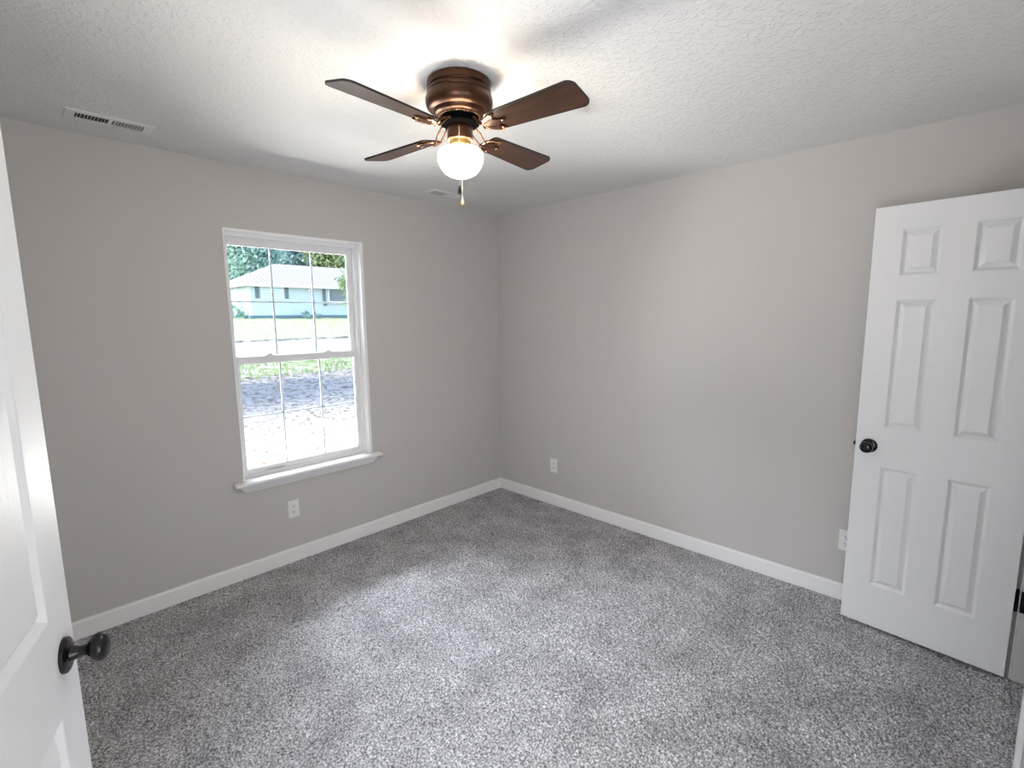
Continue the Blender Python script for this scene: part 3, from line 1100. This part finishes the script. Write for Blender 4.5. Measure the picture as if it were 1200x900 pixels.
def hwin(sx0, sx1, z0, z1, mat, cols, rows):
    f = MB()
    x0, x1 = hx(sx0), hx(sx1)
    ring(f, x0 - 0.09, x1 + 0.09, z0 - 0.09, z1 + 0.09, 0.09, 0.09, 0.09, 0.09, -0.07, 0.0)
    fo = f.build('window', M['house_trim'], hs)
    MB().box((x0, -0.03, z0), (x1, -0.005, z1)).build('pane', mat, fo)
    g = MB()
    for c in range(1, cols):
        xx = x0 + (x1 - x0) * c / cols
        g.box((xx - 0.025, -0.055, z0), (xx + 0.025, -0.03, z1))
    for r in range(1, rows):
        zz = z0 + (z1 - z0) * r / rows
        g.box((x0, -0.05, zz - 0.025), (x1, -0.03, zz + 0.025))
    if g.v:
        g.build('muntin', M['house_trim'], fo)


hwin(0.3555, 0.3915, 1.56, 2.36, M['blind'], 2, 4)
hwin(0.4880, 0.5600, 1.35, 2.32, M['house_glass'], 1, 1)
for s0, s1, z0, z1 in ((0.3425, 0.3500, 1.48, 2.40), (0.3975, 0.4045, 1.48, 2.40), (0.4735, 0.4805, 1.33, 2.40)):
    sh = MB().box((hx(s0), -0.05, z0), (hx(s1), -0.005, z1))
    for k in range(8):
        zz = z0 + 0.06 + (z1 - z0 - 0.12) * k / 8
        sh.box((hx(s0) + 0.04, -0.062, zz), (hx(s1) - 0.04, -0.05, zz + 0.06))
    sh.build('shutter', M['shutter'], hs)
MB().box((hx(0.4870), -0.16, 1.14), (hx(0.561), -0.0, 1.24)).build('window_sill', M['house_trim'], hs)
MB().lathe([(0, 0.13), (0.07, 0.12), (0.12, 0.0), (0.07, -0.11), (0, -0.13)], 16, Matrix.Translation((hx(0.4440), -0.13, 2.20))).build('porch_lamp', M['house_trim'], hs, smooth=True)
MB().box((hx(0.4745), -0.12, 0.98), (hx(0.4815), -0.01, 1.17)).build('meter_box', M['shutter'], hs)
MB().box((-0.012, -0.012, 0.22), (0.15, 0.15, HZ - 0.15)).build('corner_board', M['house_trim'], hs)
# side wall window
sw = MB().box((-0.06, 2.1, 1.3), (0.0, 2.9, 2.3)).build('window', M['house_trim'], hs)
MB().box((-0.075, 2.2, 1.4), (-0.06, 2.8, 2.2)).build('pane', M['house_glass'], sw)


# trees and shrubs: crown of leaf cards in clumps + tapered trunk
def crown_mesh(rx, ry, rz, nclump, nleaf, leaf, seed):
    g = np.random.default_rng(seed)
    mb = MB()
    for _ in range(nclump):
        d = g.normal(size=3)
        d /= np.linalg.norm(d)
        c = d * np.array([rx, ry, rz]) * (0.45 + 0.5 * g.random())
        cr = (0.22 + 0.2 * g.random()) * min(rx, ry, rz)
        for _k in range(nleaf):
            o = g.normal(size=3) * cr * 0.55
            p = Vector(c + o)
            n = Vector(g.normal(size=3)).normalized()
            t = n.orthogonal().normalized()
            b = n.cross(t)
            s = leaf * (0.6 + 0.8 * g.random())
            mb.add([p - t * s, p + b * s * 0.45, p + t * s, p - b * s * 0.45], [(0, 1, 2, 3)])
    return mb


def tree(name, label, cat, loc, crown, cz, th, tr, mat, seed, group=None):
    t = tag(empty(name, loc), label, cat, group)
    tb = MB()
    tb.tube([(0, 0, -0.3), (0.05, 0, th * 0.3), (-0.04, 0.05, th * 0.65), (0.0, 0, th)], [tr * 1.3, tr, tr * 0.8, tr * 0.4], 10)
    g = random.Random(seed)
    for k in range(5):
        a = g.uniform(0, 6.28)
        z0 = th * g.uniform(0.5, 0.85)
        r = crown[0] * 0.6
        tb.tube([(0, 0, z0), (r * 0.4 * math.cos(a), r * 0.4 * math.sin(a), z0 + th * 0.12), (r * math.cos(a), r * math.sin(a), z0 + th * 0.3)], [tr * 0.45, tr * 0.3, tr * 0.12], 7)
    tb.build('trunk', M['bark'], t, smooth=True)
    crown_mesh(*crown, seed).build('foliage', mat, t, loc=(0, 0, cz))
    return t


TG = 'trees behind the house across the street'
tree('tree', 'teal green tree behind the left end of the house roof', 'tree', (14.4, 50, gz(50)), (3.3, 3.0, 5.2, 110, 110, 0.24), 6.2, 7.5, 0.32, M['leaf_teal'], 3, TG)
tree('tree', 'bluish green tree behind the middle of the house roof', 'tree', (22.4, 58.5, gz(58.5)), (4.4, 3.2, 5.6, 120, 110, 0.26), 6.6, 7.5, 0.32, M['leaf_blue'], 4, TG)
tree('tree', 'yellow green tree behind the right part of the house roof', 'tree', (23.6, 49.5, gz(49.5)), (3.0, 3.0, 5.0, 100, 110, 0.24), 6.3, 7.5, 0.30, M['leaf_yellow'], 5, TG)
tree('young_tree', 'slender young tree in front of the house picture window', 'tree', (16.6, 33.2, gz(33.2)), (1.2, 1.0, 1.6, 26, 30, 0.13), 2.6, 2.8, 0.06, M['leaf_yellow'], 6)
tree('yard_tree', 'large shade tree in the dirt yard left of the window view', 'tree', (-7.0, 5.6, gz(5.6)), (3.4, 2.0, 2.2, 90, 70, 0.26), 6.6, 6.2, 0.24, M['leaf_teal'], 8)
b1 = tag(crown_mesh(0.75, 0.6, 0.7, 16, 26, 0.14, 12).build('shrub', M['leaf_teal'], loc=(8.9, 36.6, gz(36.6) + 0.62)), 'rounded shrub by the left side wall of the house', 'shrub')
b2 = tag(crown_mesh(0.8, 0.4, 0.36, 14, 20, 0.11, 13).build('shrub', M['leaf_blue'], loc=(13.9, 35.0, gz(35.0) + 0.30)), 'low shrub at the middle of the front wall of the house', 'shrub')
